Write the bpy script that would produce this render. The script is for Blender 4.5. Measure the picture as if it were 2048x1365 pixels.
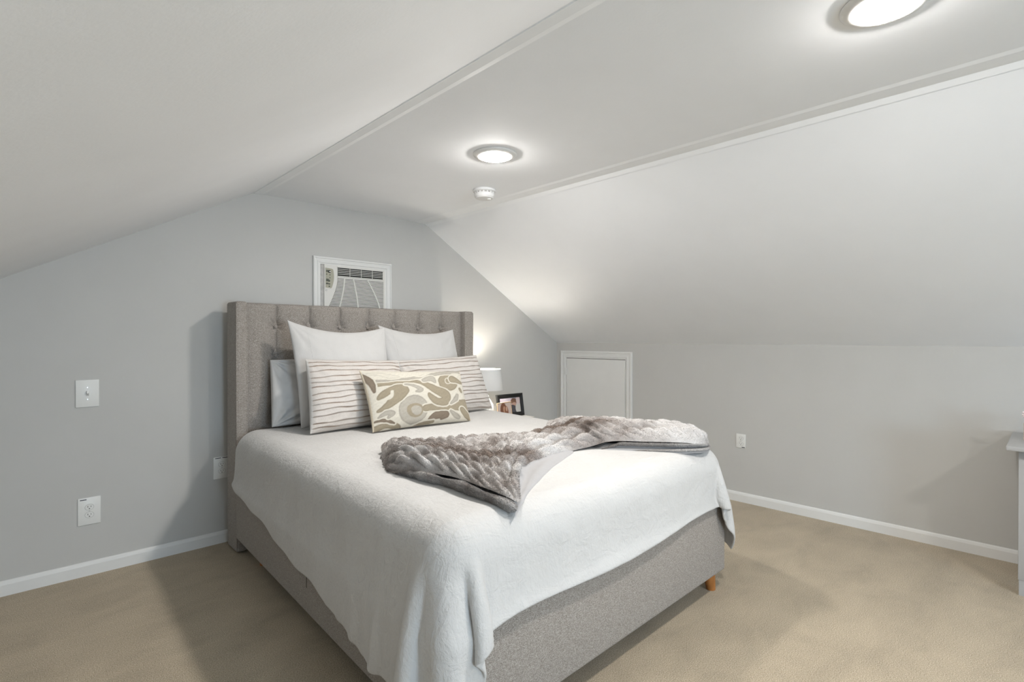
import bpy, bmesh, math, random
import numpy as np
from mathutils import Vector, Matrix
random.seed(7); np.random.seed(7)
for o in list(bpy.data.objects): bpy.data.objects.remove(o)
SC = bpy.context.scene
COL = SC.collection
R = math.radians

# ------------------------------------------------------------------ camera, world, daylight, exposure
cam_d = bpy.data.cameras.new('camera'); cam = bpy.data.objects.new('camera', cam_d); COL.objects.link(cam)
cam_d.sensor_width = 36; cam_d.lens = 1045.0/2048*36; cam_d.clip_start = .02
cam.location = (0, 0, 1.2); cam.rotation_euler = (R(90-.304), 0, R(-43.823))
SC.camera = cam
SC.view_settings.view_transform = 'Standard'; SC.view_settings.look = 'None'
SC.view_settings.gamma = 1; SC.view_settings.use_curve_mapping = False
SC.view_settings.exposure = 2.03
W = bpy.data.worlds.new('world'); SC.world = W; W.use_nodes = True
W.node_tree.nodes['Background'].inputs[0].default_value = (.75, .86, 1, 1)
W.node_tree.nodes['Background'].inputs[1].default_value = 1.5

def area_light(name, loc, target, sx, sy, power, color, spread=180):
    l = bpy.data.lights.new(name, 'AREA'); l.shape = 'RECTANGLE'; l.size = sx; l.size_y = sy
    l.energy = power; l.color = color; l.spread = R(spread)
    o = bpy.data.objects.new(name, l); COL.objects.link(o); o.location = loc
    d = Vector(target)-Vector(loc); o.rotation_euler = d.to_track_quat('-Z', 'Z').to_euler()
    return o
# daylight entering through the gable window behind the camera
WX0, WX1, WZ0, WZ1, YF = .15, 1.25, .55, 1.42, -3.3
area_light('daylight', ((WX0+WX1)/2, YF-.16, (WZ0+WZ1)/2), ((WX0+WX1)/2, 2, .9), 1.08, .86, 22, (.60, .80, 1.0))
LAMP_COL = (1.0, .955, .91)
LAMP_STRENGTH = 95
BEDSIDE_W = 5.0

# ------------------------------------------------------------------ room measures
YB, XR, ZF, XL0, XR0, KZ = 3.393, 3.867, 2.088, 1.0726, 2.3226, 1.155
SL = .5532; XW = XL0-(ZF-KZ)/SL      # left knee wall
SR = (ZF-KZ)/(XR-XR0)

# ------------------------------------------------------------------ materials
def new_mat(name):
    m = bpy.data.materials.new(name); m.use_nodes = True
    nt = m.node_tree; b = nt.nodes['Principled BSDF']
    return m, nt, b
def N(nt, t, **kw):
    n = nt.nodes.new(t)
    for k, v in kw.items(): setattr(n, k, v)
    return n
def coords(nt, scale=(1, 1, 1), rot=(0, 0, 0), out='Object'):
    tc = N(nt, 'ShaderNodeTexCoord'); mp = N(nt, 'ShaderNodeMapping')
    mp.inputs['Scale'].default_value = scale; mp.inputs['Rotation'].default_value = rot
    nt.links.new(tc.outputs[out], mp.inputs[0]); return mp.outputs[0]
def noise(nt, vec, scale, detail=4, rough=.55, dist=0):
    n = N(nt, 'ShaderNodeTexNoise'); n.inputs['Scale'].default_value = scale
    n.inputs['Detail'].default_value = detail; n.inputs['Roughness'].default_value = rough
    n.inputs['Distortion'].default_value = dist
    nt.links.new(vec, n.inputs['Vector']); return n.outputs['Fac']
def ramp(nt, fac, stops):
    r = N(nt, 'ShaderNodeValToRGB'); e = r.color_ramp.elements
    while len(e) < len(stops): e.new(.5)
    for i, (p, c) in enumerate(stops):
        e[i].position = p; e[i].color = (*c, 1) if len(c) == 3 else c
    nt.links.new(fac, r.inputs[0]); return r.outputs[0]
def bump(nt, b, h, strength=.3, dist=.002, prev=None):
    n = N(nt, 'ShaderNodeBump'); n.inputs['Strength'].default_value = strength
    n.inputs['Distance'].default_value = dist
    nt.links.new(h, n.inputs['Height'])
    if prev is not None: nt.links.new(prev, n.inputs['Normal'])
    nt.links.new(n.outputs[0], b.inputs['Normal']); return n.outputs[0]
def mat(name, col, rough=.6, var=0., vscale=5, bumps=(), metal=0, spec=.3, sheen=0, scale=(1, 1, 1)):
    m, nt, b = new_mat(name)
    v = coords(nt, scale)
    c2 = tuple(max(0, c*(1-var)) for c in col); c1 = tuple(min(1, c*(1+var)) for c in col)
    f = noise(nt, v, vscale)
    nt.links.new(ramp(nt, f, [(.35, c2), (.65, c1)]), b.inputs['Base Color'])
    b.inputs['Roughness'].default_value = rough; b.inputs['Metallic'].default_value = metal
    b.inputs['Specular IOR Level'].default_value = spec
    b.inputs['Sheen Weight'].default_value = sheen
    prev = None
    for (s, st, d) in bumps: prev = bump(nt, b, noise(nt, v, s), st, d, prev)
    return m
M = {}
M['wall'] = mat('wall_paint', (.555, .55, .527), .75, .012, 3, [(140, .25, .0006), (6, .3, .003)])
M['ceil'] = mat('ceiling_paint', (.885, .90, .915), .8, .01, 3, [(120, .3, .0008), (5, .35, .004)])
M['trim'] = mat('trim_paint', (.76, .76, .74), .45, .02, 4, [(40, .15, .0005)])
M['board'] = mat('board_paint', (.91, .925, .935), .6, .015, 4, [(40, .15, .0005)])
M['white_plastic'] = mat('white_plastic', (.80, .80, .77), .35, .01, 3)
M['ac_plastic'] = mat('ac_plastic', (.72, .71, .67), .4, .01, 3)
M['ac_panel'] = mat('ac_panel', (.40, .39, .31), .4, .02, 3)
M['ac_button'] = mat('ac_button', (.10, .11, .09), .4, .02, 3)
M['ac_seal'] = mat('ac_seal', (.47, .46, .44), .8, .15, 30)
M['dark'] = mat('dark_gap', (.02, .02, .018), .7, .05, 4)
M['slot'] = mat('slot_dark', (.10, .09, .08), .6, .05, 4)
M['sticker'] = mat('sticker_print', (.05, .05, .06), .6, .3, 300)
M['leg_wood'] = mat('leg_wood', (.46, .19, .055), .4, .2, 12, [(60, .2, .0005)], scale=(1, 1, .15))
M['mattress'] = mat('mattress_ticking', (.75, .75, .73), .8, .02, 10)
M['black_frame'] = mat('black_frame', (.012, .012, .012), .35, .1, 10)
M['nightstand'] = mat('nightstand_paint', (.55, .54, .51), .5, .03, 10, [(40, .2, .0005)])
M['desk'] = mat('desk_paint', (.43, .43, .425), .4, .03, 8, [(50, .2, .0006)], scale=(1, 1, .3))
M['knob'] = mat('knob_metal', (.35, .33, .30), .35, .05, 8, metal=1)
M['jar'] = mat('jar_blue', (.42, .50, .58), .25, .05, 8)
M['white_lid'] = mat('white_lid', (.82, .83, .86), .35, .02, 8)
M['pink'] = mat('pink_tube', (.55, .16, .24), .4, .1, 8)
M['petal'] = mat('petal', (.85, .78, .80), .6, .06, 30)
M['stem'] = mat('stem', (.20, .26, .14), .7, .2, 30)
M['wire'] = mat('white_wire', (.82, .82, .80), .4, .02, 8)
M['cork'] = mat('wood_strip', (.50, .36, .24), .6, .15, 30)
M['ring'] = mat('fixture_ring', (.74, .74, .72), .45, .01, 5)
M['smoke'] = mat('detector_plastic', (.74, .74, .73), .5, .01, 5)
M['ceramic'] = mat('lamp_ceramic', (.80, .82, .82), .08, .02, 5, spec=.7)
M['brushed'] = mat('brushed_nickel', (.6, .6, .58), .3, .03, 30, metal=1)

def tweed(name, a, b_, c):
    m, nt, b = new_mat(name)
    v = coords(nt)
    f = noise(nt, v, 420, 2, .6); g = noise(nt, coords(nt, (1, 1, 2.2)), 170, 3, .7)
    mx = N(nt, 'ShaderNodeMath', operation='MULTIPLY_ADD'); nt.links.new(f, mx.inputs[0]); mx.inputs[1].default_value = .55
    m2 = N(nt, 'ShaderNodeMath', operation='MULTIPLY'); nt.links.new(g, m2.inputs[0]); m2.inputs[1].default_value = .45
    nt.links.new(m2.outputs[0], mx.inputs[2])
    nt.links.new(ramp(nt, mx.outputs[0], [(.36, a), (.50, b_), (.64, c)]), b.inputs['Base Color'])
    b.inputs['Roughness'].default_value = .95; b.inputs['Specular IOR Level'].default_value = .15
    b.inputs['Sheen Weight'].default_value = .15
    bump(nt, b, mx.outputs[0], .5, .0012)
    return m
M['tweed'] = tweed('tweed_fabric', (.160, .139, .120), (.305, .275, .245), (.50, .468, .43))

def linen(name, col, crinkle=.5, sc=1.0, rot=0.):
    m, nt, b = new_mat(name)
    v = coords(nt, (1, 1, 1), (0, 0, rot))
    big = noise(nt, coords(nt, (1, 2.6, 1.4), (0, 0, rot+.3)), 13*sc, 5, .62, .8)
    mid = noise(nt, coords(nt, (2.6, 1, 1.2), (0, 0, rot-.2)), 34*sc, 4, .6, .5)
    weave = noise(nt, coords(nt, (1, 3, 3), (0, 0, rot)), 260*sc, 2, .5)
    f = noise(nt, v, 6)
    c2 = tuple(c*.965 for c in col)
    nt.links.new(ramp(nt, f, [(.35, c2), (.65, col)]), b.inputs['Base Color'])
    b.inputs['Roughness'].default_value = .9; b.inputs['Specular IOR Level'].default_value = .12
    b.inputs['Sheen Weight'].default_value = .12
    p = bump(nt, b, big, crinkle, .008)
    p = bump(nt, b, mid, crinkle*.9, .0035, p)
    bump(nt, b, weave, .25, .0006, p)
    return m
M['duvet'] = linen('duvet_linen', (.60, .595, .582), .75)
M['sham'] = linen('sham_linen', (.57, .56, .545), .22, 1.2)
M['pillow_cotton'] = linen('pillow_cotton', (.60, .593, .58), .35, .8)

# carpet
m, nt, b = new_mat('carpet_pile')
v = coords(nt)
patch = noise(nt, coords(nt, (1.0, 1.7, 1)), 3.4, 6, .62, .5)
fine = noise(nt, v, 260, 3, .75)
c1 = ramp(nt, fine, [(.30, (.23, .18, .115)), (.52, (.48, .40, .285)), (.72, (.78, .69, .555))])
c2 = ramp(nt, patch, [(.32, (.88, .88, .88)), (.50, (1, 1, 1)), (.68, (1.10, 1.10, 1.10))])
mm = N(nt, 'ShaderNodeMix', data_type='RGBA', blend_type='MULTIPLY'); mm.inputs[0].default_value = 1
nt.links.new(c1, mm.inputs[6]); nt.links.new(c2, mm.inputs[7]); nt.links.new(mm.outputs[2], b.inputs['Base Color'])
b.inputs['Roughness'].default_value = 1; b.inputs['Specular IOR Level'].default_value = .05; b.inputs['Sheen Weight'].default_value = .2
p = bump(nt, b, fine, .8, .004); bump(nt, b, noise(nt, coords(nt, (1, 1.8, 1)), 14, 4), .35, .008, p)
M['carpet'] = m

def attr_mat(name, rough=.9, bumps=((260, .3, .0008),), sheen=.1, mult=None):
    m, nt, b = new_mat(name)
    a = N(nt, 'ShaderNodeVertexColor'); a.layer_name = 'Col'
    v = coords(nt); f = noise(nt, v, 300, 3, .6)
    c = ramp(nt, f, [(.3, (.86, .86, .86)), (.7, (1.08, 1.08, 1.08))])
    mm = N(nt, 'ShaderNodeMix', data_type='RGBA', blend_type='MULTIPLY'); mm.inputs[0].default_value = 1
    nt.links.new(a.outputs[0], mm.inputs[6]); nt.links.new(c, mm.inputs[7]); nt.links.new(mm.outputs[2], b.inputs['Base Color'])
    b.inputs['Roughness'].default_value = rough; b.inputs['Specular IOR Level'].default_value = .1
    b.inputs['Sheen Weight'].default_value = sheen
    prev = None
    for (s, st, d) in bumps: prev = bump(nt, b, noise(nt, v, s), st, d, prev)
    return m
M['ikat'] = attr_mat('ikat_fabric')
M['striped'] = attr_mat('pleated_fabric')
M['fur'] = attr_mat('faux_fur', 1, ((160, .6, .003),), .25)
M['print'] = attr_mat('photo_print', .35, ())
M['lining'] = mat('grey_lining', (.40, .395, .40), .38, .03, 8, [(9, .25, .006)], spec=.45, sheen=.2)

# ------------------------------------------------------------------ mesh helpers
def link(name, me, material, parent=None, smooth=True):
    o = bpy.data.objects.new(name, me); COL.objects.link(o)
    if material: me.materials.append(material)
    if smooth:
        me.polygons.foreach_set('use_smooth', [True]*len(me.polygons))
    if parent: o.parent = parent
    return o
def tag(o, label, cat, group=None):
    o['label'] = label; o['category'] = cat
    if group: o['group'] = group
    return o
def structure(o): o['kind'] = 'structure'; return o
def empty(name, loc=(0, 0, 0), label=None, cat=None, group=None):
    o = bpy.data.objects.new(name, None); COL.objects.link(o); o.location = loc; o.empty_display_size = .1
    if label: tag(o, label, cat, group)
    return o
def mesh(name, verts, faces, material, parent=None, smooth=False, uvs=None):
    me = bpy.data.meshes.new(name); me.from_pydata([tuple(map(float, v)) for v in verts], [], faces); me.update()
    return link(name, me, material, parent, smooth)
def place(o, root):
    # geometry was written in world coordinates: hang it under its root without moving it
    o.data.transform(Matrix.Translation(-Vector(root.location))); o.parent = root; return o
class B:
    """collects boxes / cylinders / tubes in world coordinates and links them as one mesh"""
    def __init__(s): s.bm = bmesh.new()
    def box(s, lo, hi, bevel=0, seg=2, mtx=None):
        lo = Vector(lo); hi = Vector(hi)
        r = bmesh.ops.create_cube(s.bm, size=1)['verts']
        bmesh.ops.scale(s.bm, vec=hi-lo, verts=r); bmesh.ops.translate(s.bm, vec=(lo+hi)/2, verts=r)
        if bevel:
            e = list({e for v in r for e in v.link_edges})
            out = bmesh.ops.bevel(s.bm, geom=e, offset=bevel, segments=seg, profile=.5, affect='EDGES')
            r = list({v for f in out['faces'] for v in f.verts} | {v for v in r if v.is_valid})
        if mtx: bmesh.ops.transform(s.bm, matrix=mtx, verts=r)
        return s
    def cyl(s, p0, p1, r0, r1=None, seg=24, caps=True):
        r1 = r0 if r1 is None else r1
        p0 = Vector(p0); p1 = Vector(p1); d = p1-p0
        q = d.to_track_quat('Z', 'Y').to_matrix()
        a = []; b = []
        for i in range(seg):
            t = 2*math.pi*i/seg; c = Vector((math.cos(t), math.sin(t), 0))
            a.append(s.bm.verts.new(p0+q@(c*r0))); b.append(s.bm.verts.new(p1+q@(c*r1)))
        for i in range(seg):
            j = (i+1) % seg; s.bm.faces.new((a[i], a[j], b[j], b[i]))
        if caps: s.bm.faces.new(a[::-1]); s.bm.faces.new(b)
        return s
    def lathe(s, prof, c=(0, 0, 0), seg=48, axis='Z', close=True):
        rings = []
        for (r, z) in prof:
            ring = []
            for i in range(seg):
                t = 2*math.pi*i/seg; ring.append(s.bm.verts.new((c[0]+r*math.cos(t), c[1]+r*math.sin(t), c[2]+z)))
            rings.append(ring)
        for k in range(len(rings)-1):
            for i in range(seg):
                j = (i+1) % seg; s.bm.faces.new((rings[k][i], rings[k][j], rings[k+1][j], rings[k+1][i]))
        if close:
            s.bm.faces.new(rings[0][::-1]); s.bm.faces.new(rings[-1])
        return s
    def sphere(s, c, r, sc=(1, 1, 1), u=16, v=10):
        q = bmesh.ops.create_uvsphere(s.bm, u_segments=u, v_segments=v, radius=r)['verts']
        bmesh.ops.scale(s.bm, vec=sc, verts=q); bmesh.ops.translate(s.bm, vec=c, verts=q); return s
    def prism(s, poly, axis, a, b_):
        def P(p, t):
            return {'X': (t, p[0], p[1]), 'Y': (p[0], t, p[1]), 'Z': (p[0], p[1], t)}[axis]
        A = [s.bm.verts.new(P(p, a)) for p in poly]; C = [s.bm.verts.new(P(p, b_)) for p in poly]
        n = len(poly)
        for i in range(n): j = (i+1) % n; s.bm.faces.new((A[i], A[j], C[j], C[i]))
        s.bm.faces.new(A[::-1]); s.bm.faces.new(C); return s
    def tube(s, pts, r, seg=8):
        pts = [Vector(p) for p in pts]
        for i in range(len(pts)-1): s.cyl(pts[i], pts[i+1], r, seg=seg)
        return s
    def build(s, name, material, parent=None, smooth=False, auto=False):
        bmesh.ops.recalc_face_normals(s.bm, faces=s.bm.faces[:])
        me = bpy.data.meshes.new(name); s.bm.to_mesh(me); s.bm.free()
        o = link(name, me, material, None, smooth)
        if auto:
            for f in me.polygons: f.use_smooth = True
            me.set_sharp_from_angle(angle=R(35))
        if parent is not None: place(o, parent)
        return o
def grid_faces(nu, nv, off=0, closed_u=False):
    i = np.arange(nu-1)[:, None]; j = np.arange(nv-1)[None, :]
    a = off+i*nv+j
    return np.stack([a, a+nv, a+nv+1, a+1], -1).reshape(-1, 4)
def np_mesh(name, verts, faces, material, parent=None, smooth=True, col=None, uv=None, weld=0):
    me = bpy.data.meshes.new(name)
    V = np.asarray(verts, dtype=np.float32).reshape(-1, 3)
    if parent is not None: V = V-np.array(parent.location, dtype=np.float32)
    F = np.asarray(faces)
    me.vertices.add(len(V)); me.vertices.foreach_set('co', V.ravel())
    k = F.shape[1]
    me.loops.add(F.size); me.loops.foreach_set('vertex_index', F.ravel().astype(np.int32))
    me.polygons.add(len(F)); me.polygons.foreach_set('loop_start', np.arange(0, F.size, k, dtype=np.int32))
    me.update(calc_edges=True); me.validate()
    if col is not None:
        a = me.color_attributes.new('Col', 'FLOAT_COLOR', 'POINT')
        c = np.ones((len(V), 4), np.float32); c[:, :3] = np.asarray(col).reshape(-1, 3); a.data.foreach_set('color', c.ravel())
    if weld:
        bm = bmesh.new(); bm.from_mesh(me); bmesh.ops.remove_doubles(bm, verts=bm.verts, dist=weld)
        bmesh.ops.recalc_face_normals(bm, faces=bm.faces); bm.to_mesh(me); bm.free()
    o = link(name, me, material, None, smooth)
    if parent is not None: o.parent = parent
    return o
def snoise(P, freq, seed=0, oct=3):
    """smooth pseudo random field from sines"""
    rs = np.random.RandomState(seed); P = np.asarray(P); out = 0; amp = 1; tot = 0
    for o in range(oct):
        for k in range(6):
            d = rs.normal(size=P.shape[-1]); d /= np.linalg.norm(d)
            out = out+amp*np.sin(freq*(2**o)*(P@d)*(.7+.6*rs.rand())+rs.rand()*6.28); tot += amp*.6
        amp *= .5
    return out/tot

# ------------------------------------------------------------------ the room shell
T = .12
o = B().box((XW-T, YF-T, -T), (XR+T, YB+T, 0)).build('floor', M['carpet']); structure(o)
gable = [(XW, 0), (XR, 0), (XR, KZ), (XR0, ZF), (XL0, ZF), (XW, KZ)]
structure(B().prism(gable, 'Y', YB, YB+T).build('wall_back', M['wall']))
bm = B()   # front gable with the window opening
bm.prism([(XW, 0), (XR, 0), (XR, WZ0), (XW, WZ0)], 'Y', YF-T, YF)
zl = ZF-(XL0-WX0)*SL
bm.prism([(XW, WZ0), (WX0, WZ0), (WX0, zl), (XW, KZ)], 'Y', YF-T, YF)
bm.prism([(WX0, WZ1), (WX1, WZ1), (WX1, ZF), (XL0, ZF), (WX0, zl)], 'Y', YF-T, YF)
bm.prism([(WX1, WZ0), (XR, WZ0), (XR, KZ), (XR0, ZF), (WX1, ZF)], 'Y', YF-T, YF)
structure(bm.build('wall_front', M['wall']))
structure(B().box((XR, YF-T, 0), (XR+T, YB+T, KZ+.1)).build('wall_right', M['wall']))
structure(B().box((XW-T, YF-T, 0), (XW, YB+T, KZ+.1)).build('wall_left', M['wall']))
structure(B().prism([(XR+.02, KZ-.012), (XR0, ZF), (XR0+.09, ZF+.15), (XR+.16, KZ+.1)], 'Y', YF-T, YB+T).build('ceiling_slope_right', M['ceil']))
structure(B().prism([(XW-.02, KZ-.011), (XL0, ZF), (XL0-.09, ZF+.15), (XW-.16, KZ+.1)], 'Y', YF-T, YB+T).build('ceiling_slope_left', M['ceil']))
structure(B().box((XL0-.1, YF-T, ZF), (XR0+.1, YB+T, ZF+T)).build('ceiling', M['ceil']))
# window in the front gable
w = empty('window_1', ((WX0+WX1)/2, YF-.05, WZ0)); structure(w)
b = B(); fw = .05
for (a, c) in (((WX0, WZ0), (WX0+fw, WZ1)), ((WX1-fw, WZ0), (WX1, WZ1)), ((WX0+fw, WZ0), (WX1-fw, WZ0+fw)), ((WX0+fw, WZ1-fw), (WX1-fw, WZ1)), ((WX0+fw, (WZ0+WZ1)/2-.02), (WX1-fw, (WZ0+WZ1)/2+.02))):
    b.box((a[0], YF-.08, a[1]), (c[0], YF-.04, c[1]), .004)
b.build('window_frame', M['trim'], w)
gm, nt, bs = new_mat('window_glass'); tr = N(nt, 'ShaderNodeBsdfTransparent'); gl = N(nt, 'ShaderNodeBsdfGlossy'); gl.inputs['Roughness'].default_value = .02
mx = N(nt, 'ShaderNodeMixShader'); mx.inputs[0].default_value = .05; nt.links.new(tr.outputs[0], mx.inputs[1]); nt.links.new(gl.outputs[0], mx.inputs[2])
nt.links.new(mx.outputs[0], nt.nodes['Material Output'].inputs[0])
B().box((WX0+fw, YF-.062, WZ0+fw), (WX1-fw, YF-.058, WZ1-fw)).build('pane', gm, w)

# baseboards
HB = .0693
def baseboard(name, along, a, b_, fixed, sgn):
    t = .013
    prof = [(0, 0), (t, 0), (t, HB-.018), (t*.7, HB-.006), (t*.35, HB), (0, HB)]
    bb = B()
    if along == 'X': bb.prism([(fixed+sgn*p[0], p[1]) for p in prof], 'X', a, b_)
    else: bb.prism([(fixed+sgn*p[0], p[1]) for p in prof], 'Y', a, b_)
    structure(bb.build(name, M['trim']))
DY0, DY1 = 2.529, 3.334   # little knee-wall door
baseboard('baseboard_back', 'X', XW, XR, YB, -1)
baseboard('baseboard_right', 'Y', YF, DY0, XR, -1)
baseboard('baseboard_left', 'Y', YF, YB, XW, 1)
baseboard('baseboard_front', 'X', XW, XR, YF, 1)
# boards covering the folds of the ceiling: (p, q, r) cross-section in x,z
def fold_trim(name, xf, zf, wf, ws, slope, sgn, t=.010):
    # an L of two thin boards: wf wide on the flat ceiling, ws wide down the slope (towards sgn*x)
    n = math.sqrt(1+slope*slope); d = (sgn/n, -slope/n); q = (-sgn*slope/n, -1/n)
    k = t*math.tan(math.atan(slope)/2)
    poly = [(xf-sgn*wf, zf), (xf-sgn*(wf-.022), zf-t), (xf-sgn*k, zf-t), (xf+d[0]*ws+q[0]*t, zf+d[1]*ws+q[1]*t), (xf+d[0]*ws, zf+d[1]*ws), (xf, zf)]
    structure(B().prism(poly, 'Y', YF, YB).build(name, M['board']))
fold_trim('trim_1', XL0, ZF, .060, .003, SL, -1, .004)
fold_trim('trim_2', XR0, ZF, .098, .030, SR, 1, .004)

def sweep_frame(P, a0, a1, b0, b1, prof, closed_back=False):
    """mitred moulding round a rectangle; prof = [(inset, height), ...] ; P(a, b, h) -> point"""
    bb = B(); rings = []
    for (ins, h) in prof:
        rings.append([bb.bm.verts.new(P(a, b_, h)) for (a, b_) in ((a0+ins, b0+ins), (a1-ins, b0+ins), (a1-ins, b1-ins), (a0+ins, b1-ins))])
    for k in range(len(rings)):
        r0, r1 = rings[k], rings[(k+1) % len(rings)]
        for i in range(4): bb.bm.faces.new((r0[i], r0[(i+1) % 4], r1[(i+1) % 4], r1[i]))
    return bb
MOULD = lambda w_, t: [(0, 0), (0, t*.80), (w_*.10, t), (w_*.22, t), (w_*.28, t*.72), (w_*.55, t*.62), (w_*.62, t*.78), (w_*.78, t*.72), (w_*.84, t*.5), (w_, t*.42), (w_, 0)]

# knee-wall door on the right wall
d = empty('door_1', (XR, (DY0+DY1)/2, 0)); structure(d)
ztop = 1.081; cw = .068
bb = sweep_frame(lambda a, b_, h: (XR-h, a, b_), DY0, DY1, -.07, ztop, MOULD(cw, .017))
for v in bb.bm.verts: v.co.z = max(v.co.z, .001)
bb.build('door_casing', M['trim'], d)
B().box((XR-.002, DY0+cw-.01, .01), (XR-.0005, DY1-cw+.01, ztop-cw+.01)).build('door_jamb', M['slot'], d)
B().box((XR-.011, DY0+cw+.004, .02), (XR-.001, DY1-cw-.005, ztop-cw-.005), .002).build('door_panel', M['trim'], d)
bb = B(); bb.cyl((XR-.016, DY1-cw-.002, .85), (XR-.016, DY1-cw-.002, .915), .006, seg=12); bb.box((XR-.0145, DY1-cw-.02, .853), (XR-.0105, DY1-cw+.018, .912)); bb.build('hinge', M['trim'], d)

# ------------------------------------------------------------------ ceiling lights
em, nt, bs = new_mat('lit_diffuser'); e = N(nt, 'ShaderNodeEmission'); e.inputs[0].default_value = (*LAMP_COL, 1); e.inputs[1].default_value = LAMP_STRENGTH
nt.links.new(e.outputs[0], nt.nodes['Material Output'].inputs[0])
def ceiling_light(x, y, label):
    r = empty('ceiling_light', (x, y, ZF), label, 'ceiling light', 'round ceiling lights')
    B().lathe([(.062, -.001), (.105, -.001), (.1055, -.0025), (.103, -.006), (.092, -.011), (.080, -.0135), (.0745, -.0135), (.062, -.008)], (x, y, ZF), 64, close=False).build('trim_ring', M['ring'], r, smooth=True)
    prof = [(.0742*math.cos(a), -.010-.017*math.sin(a)) for a in np.linspace(0, math.pi/2*.98, 9)]
    bb = B().lathe(prof, (x, y, ZF), 64, close=False)
    bb.build('diffuser', em, r, smooth=True)
    return r
ceiling_light(1.69, 1.88, 'round lit flush ceiling light with white ring above the bed')
ceiling_light(1.69, -1.25, 'round lit flush ceiling light behind the camera, third of the row')
ceiling_light(1.675, .315, 'round lit flush ceiling light cut off by the top right edge of the photo')

# smoke detector
x, y = 2.050, 2.375
r = empty('smoke_detector', (x, y, ZF), 'small white round smoke detector on the flat ceiling beside the fold board', 'smoke detector')
B().lathe([(.066, 0), (.068, -.004), (.068, -.012), (.062, -.016)], (x, y, ZF), 48).build('mounting_plate', M['smoke'], r, auto=True)
B().lathe([(.054, -.014), (.054, -.025)], (x, y, ZF), 48).build('vent_gap', M['ac_seal'], r, auto=True)
bb = B().lathe([(.058, -.024), (.060, -.028), (.059, -.042), (.050, -.052), (.02, -.055)], (x, y, ZF), 48)
bb.build('cover', M['smoke'], r, auto=True)
bb = B()
for k in range(16):
    a = k*math.pi/8; bb.box((-.004, -.002, -.026), (.004, .002, -.014), mtx=Matrix.Translation((x+.057*math.cos(a), y+.057*math.sin(a), ZF)) @ Matrix.Rotation(a+math.pi/2, 4, 'Z'))
bb.build('vent_ribs', M['smoke'], r)
B().cyl((x+.02, y-.02, ZF-.052), (x+.02, y-.02, ZF-.058), .012, seg=20).build('test_button', M['white_plastic'], r, auto=True)

# ------------------------------------------------------------------ air conditioner in the back wall
ax0, ax1, az1, az0 = 1.436, 2.018, 1.744, 1.30
t3 = empty('trim_3', ((ax0+ax1)/2, YB, az0)); structure(t3)
sweep_frame(lambda a, b_, h: (a, YB-h, b_), ax0, ax1, az0, az1, MOULD(.049, .020)).build('ac_casing', M['trim'], t3)
ac = empty('air_conditioner', (1.73, YB, az0+.05), 'white wall air conditioner with louvred grille above the grey headboard', 'air conditioner')
bx0, bx1, bz0, bz1 = ax0+.049, ax1-.049, az0+.049, az1-.049
fy = YB-.006
B().box((bx0, fy+.004, bz0), (bx0+.026, YB-.0005, bz1)).build('foam_seal', M['ac_seal'], ac)
fx0 = bx0+.026
B().box((fx0, fy-.004, bz0), (bx1, YB-.0005, bz1), .002).build('housing', M['ac_plastic'], ac)
# control panel with curved right side
pts = [(fx0+.006, 1.672), (fx0+.050, 1.668)]
for a in np.linspace(0, 1, 9): pts.append((fx0+.056+.010*math.sin(a*math.pi)+.004-.008*a, 1.664-a*.120))
pts += [(fx0+.046, 1.536), (fx0+.008, 1.540)]
B().prism([(p[0]-.0, p[1]) for p in [(fx0+.001, 1.679), (fx0+.066, 1.672), (fx0+.081, 1.64), (fx0+.081, 1.58), (fx0+.073, 1.533), (fx0+.004, 1.530)]], 'Y', fy-.0075, fy-.004).build('panel_surround', M['ac_plastic'], ac)
B().prism(pts, 'Y', fy-.009, fy-.006).build('control_panel', M['ac_panel'], ac)
for (cx, cz, sx, sz, mk) in ((.020, 1.650, .009, .007, 'ac_button'), (.034, 1.648, .008, .009, 'dark'), (.036, 1.648, .004, .004, 'white_plastic'), (.015, 1.629, .003, .004, 'ac_button'), (.037, 1.626, .003, .004, 'ac_button'),
                             (.037, 1.606, .003, .004, 'ac_button'), (.020, 1.590, .009, .009, 'ac_button'), (.032, 1.586, .006, .007, 'ac_button'), (.018, 1.567, .008, .005, 'ac_button'), (.033, 1.565, .006, .004, 'ac_button'), (.033, 1.549, .005, .004, 'ac_button')):
    dd = .002 if mk != 'white_plastic' else .004
    B().box((fx0+cx-sx, fy-.009-dd, cz-sz), (fx0+cx+sx, fy-.0088, cz+sz), .001, 1).build('button', M[mk], ac)
B().lathe([(.007, 0), (.007, .002)], (0, 0, 0), 20).build('badge', M['brushed'], None).matrix_world = Matrix.Translation((fx0+.014, fy-.006, 1.522)) @ Matrix.Rotation(R(90), 4, 'X')
bg = bpy.data.objects['badge']; bg.parent = ac; bg.matrix_parent_inverse = Matrix.Translation(-ac.location)
# discharge vent: dark recess with slats
vx0, vx1, vz0, vz1 = fx0+.094, bx1-.022, 1.624, 1.680
B().box((vx0, fy-.0055, vz0), (vx1, fy-.0045, vz1)).build('air_outlet', M['dark'], ac)
bb = B()
for k in range(4):
    z = vz0+.0075+(k+.5)*.0112-.002; bb.box((vx0, fy-.012, z), (vx1, fy-.006, z+.0034))
for k in range(3):
    xx = vx0+(k+1)*(vx1-vx0)/4; bb.box((xx, fy-.011, vz0), (xx+.002, fy-.006, vz1))
bb.build('outlet_slats', M['ac_plastic'], ac)
bb = B(); bb.box((vx0-.004, fy-.013, vz1), (vx1+.004, fy-.004, vz1+.004)); bb.box((vx0-.004, fy-.013, vz0-.004), (vx1+.004, fy-.004, vz0)); bb.build('outlet_rim', M['ac_plastic'], ac)
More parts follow.
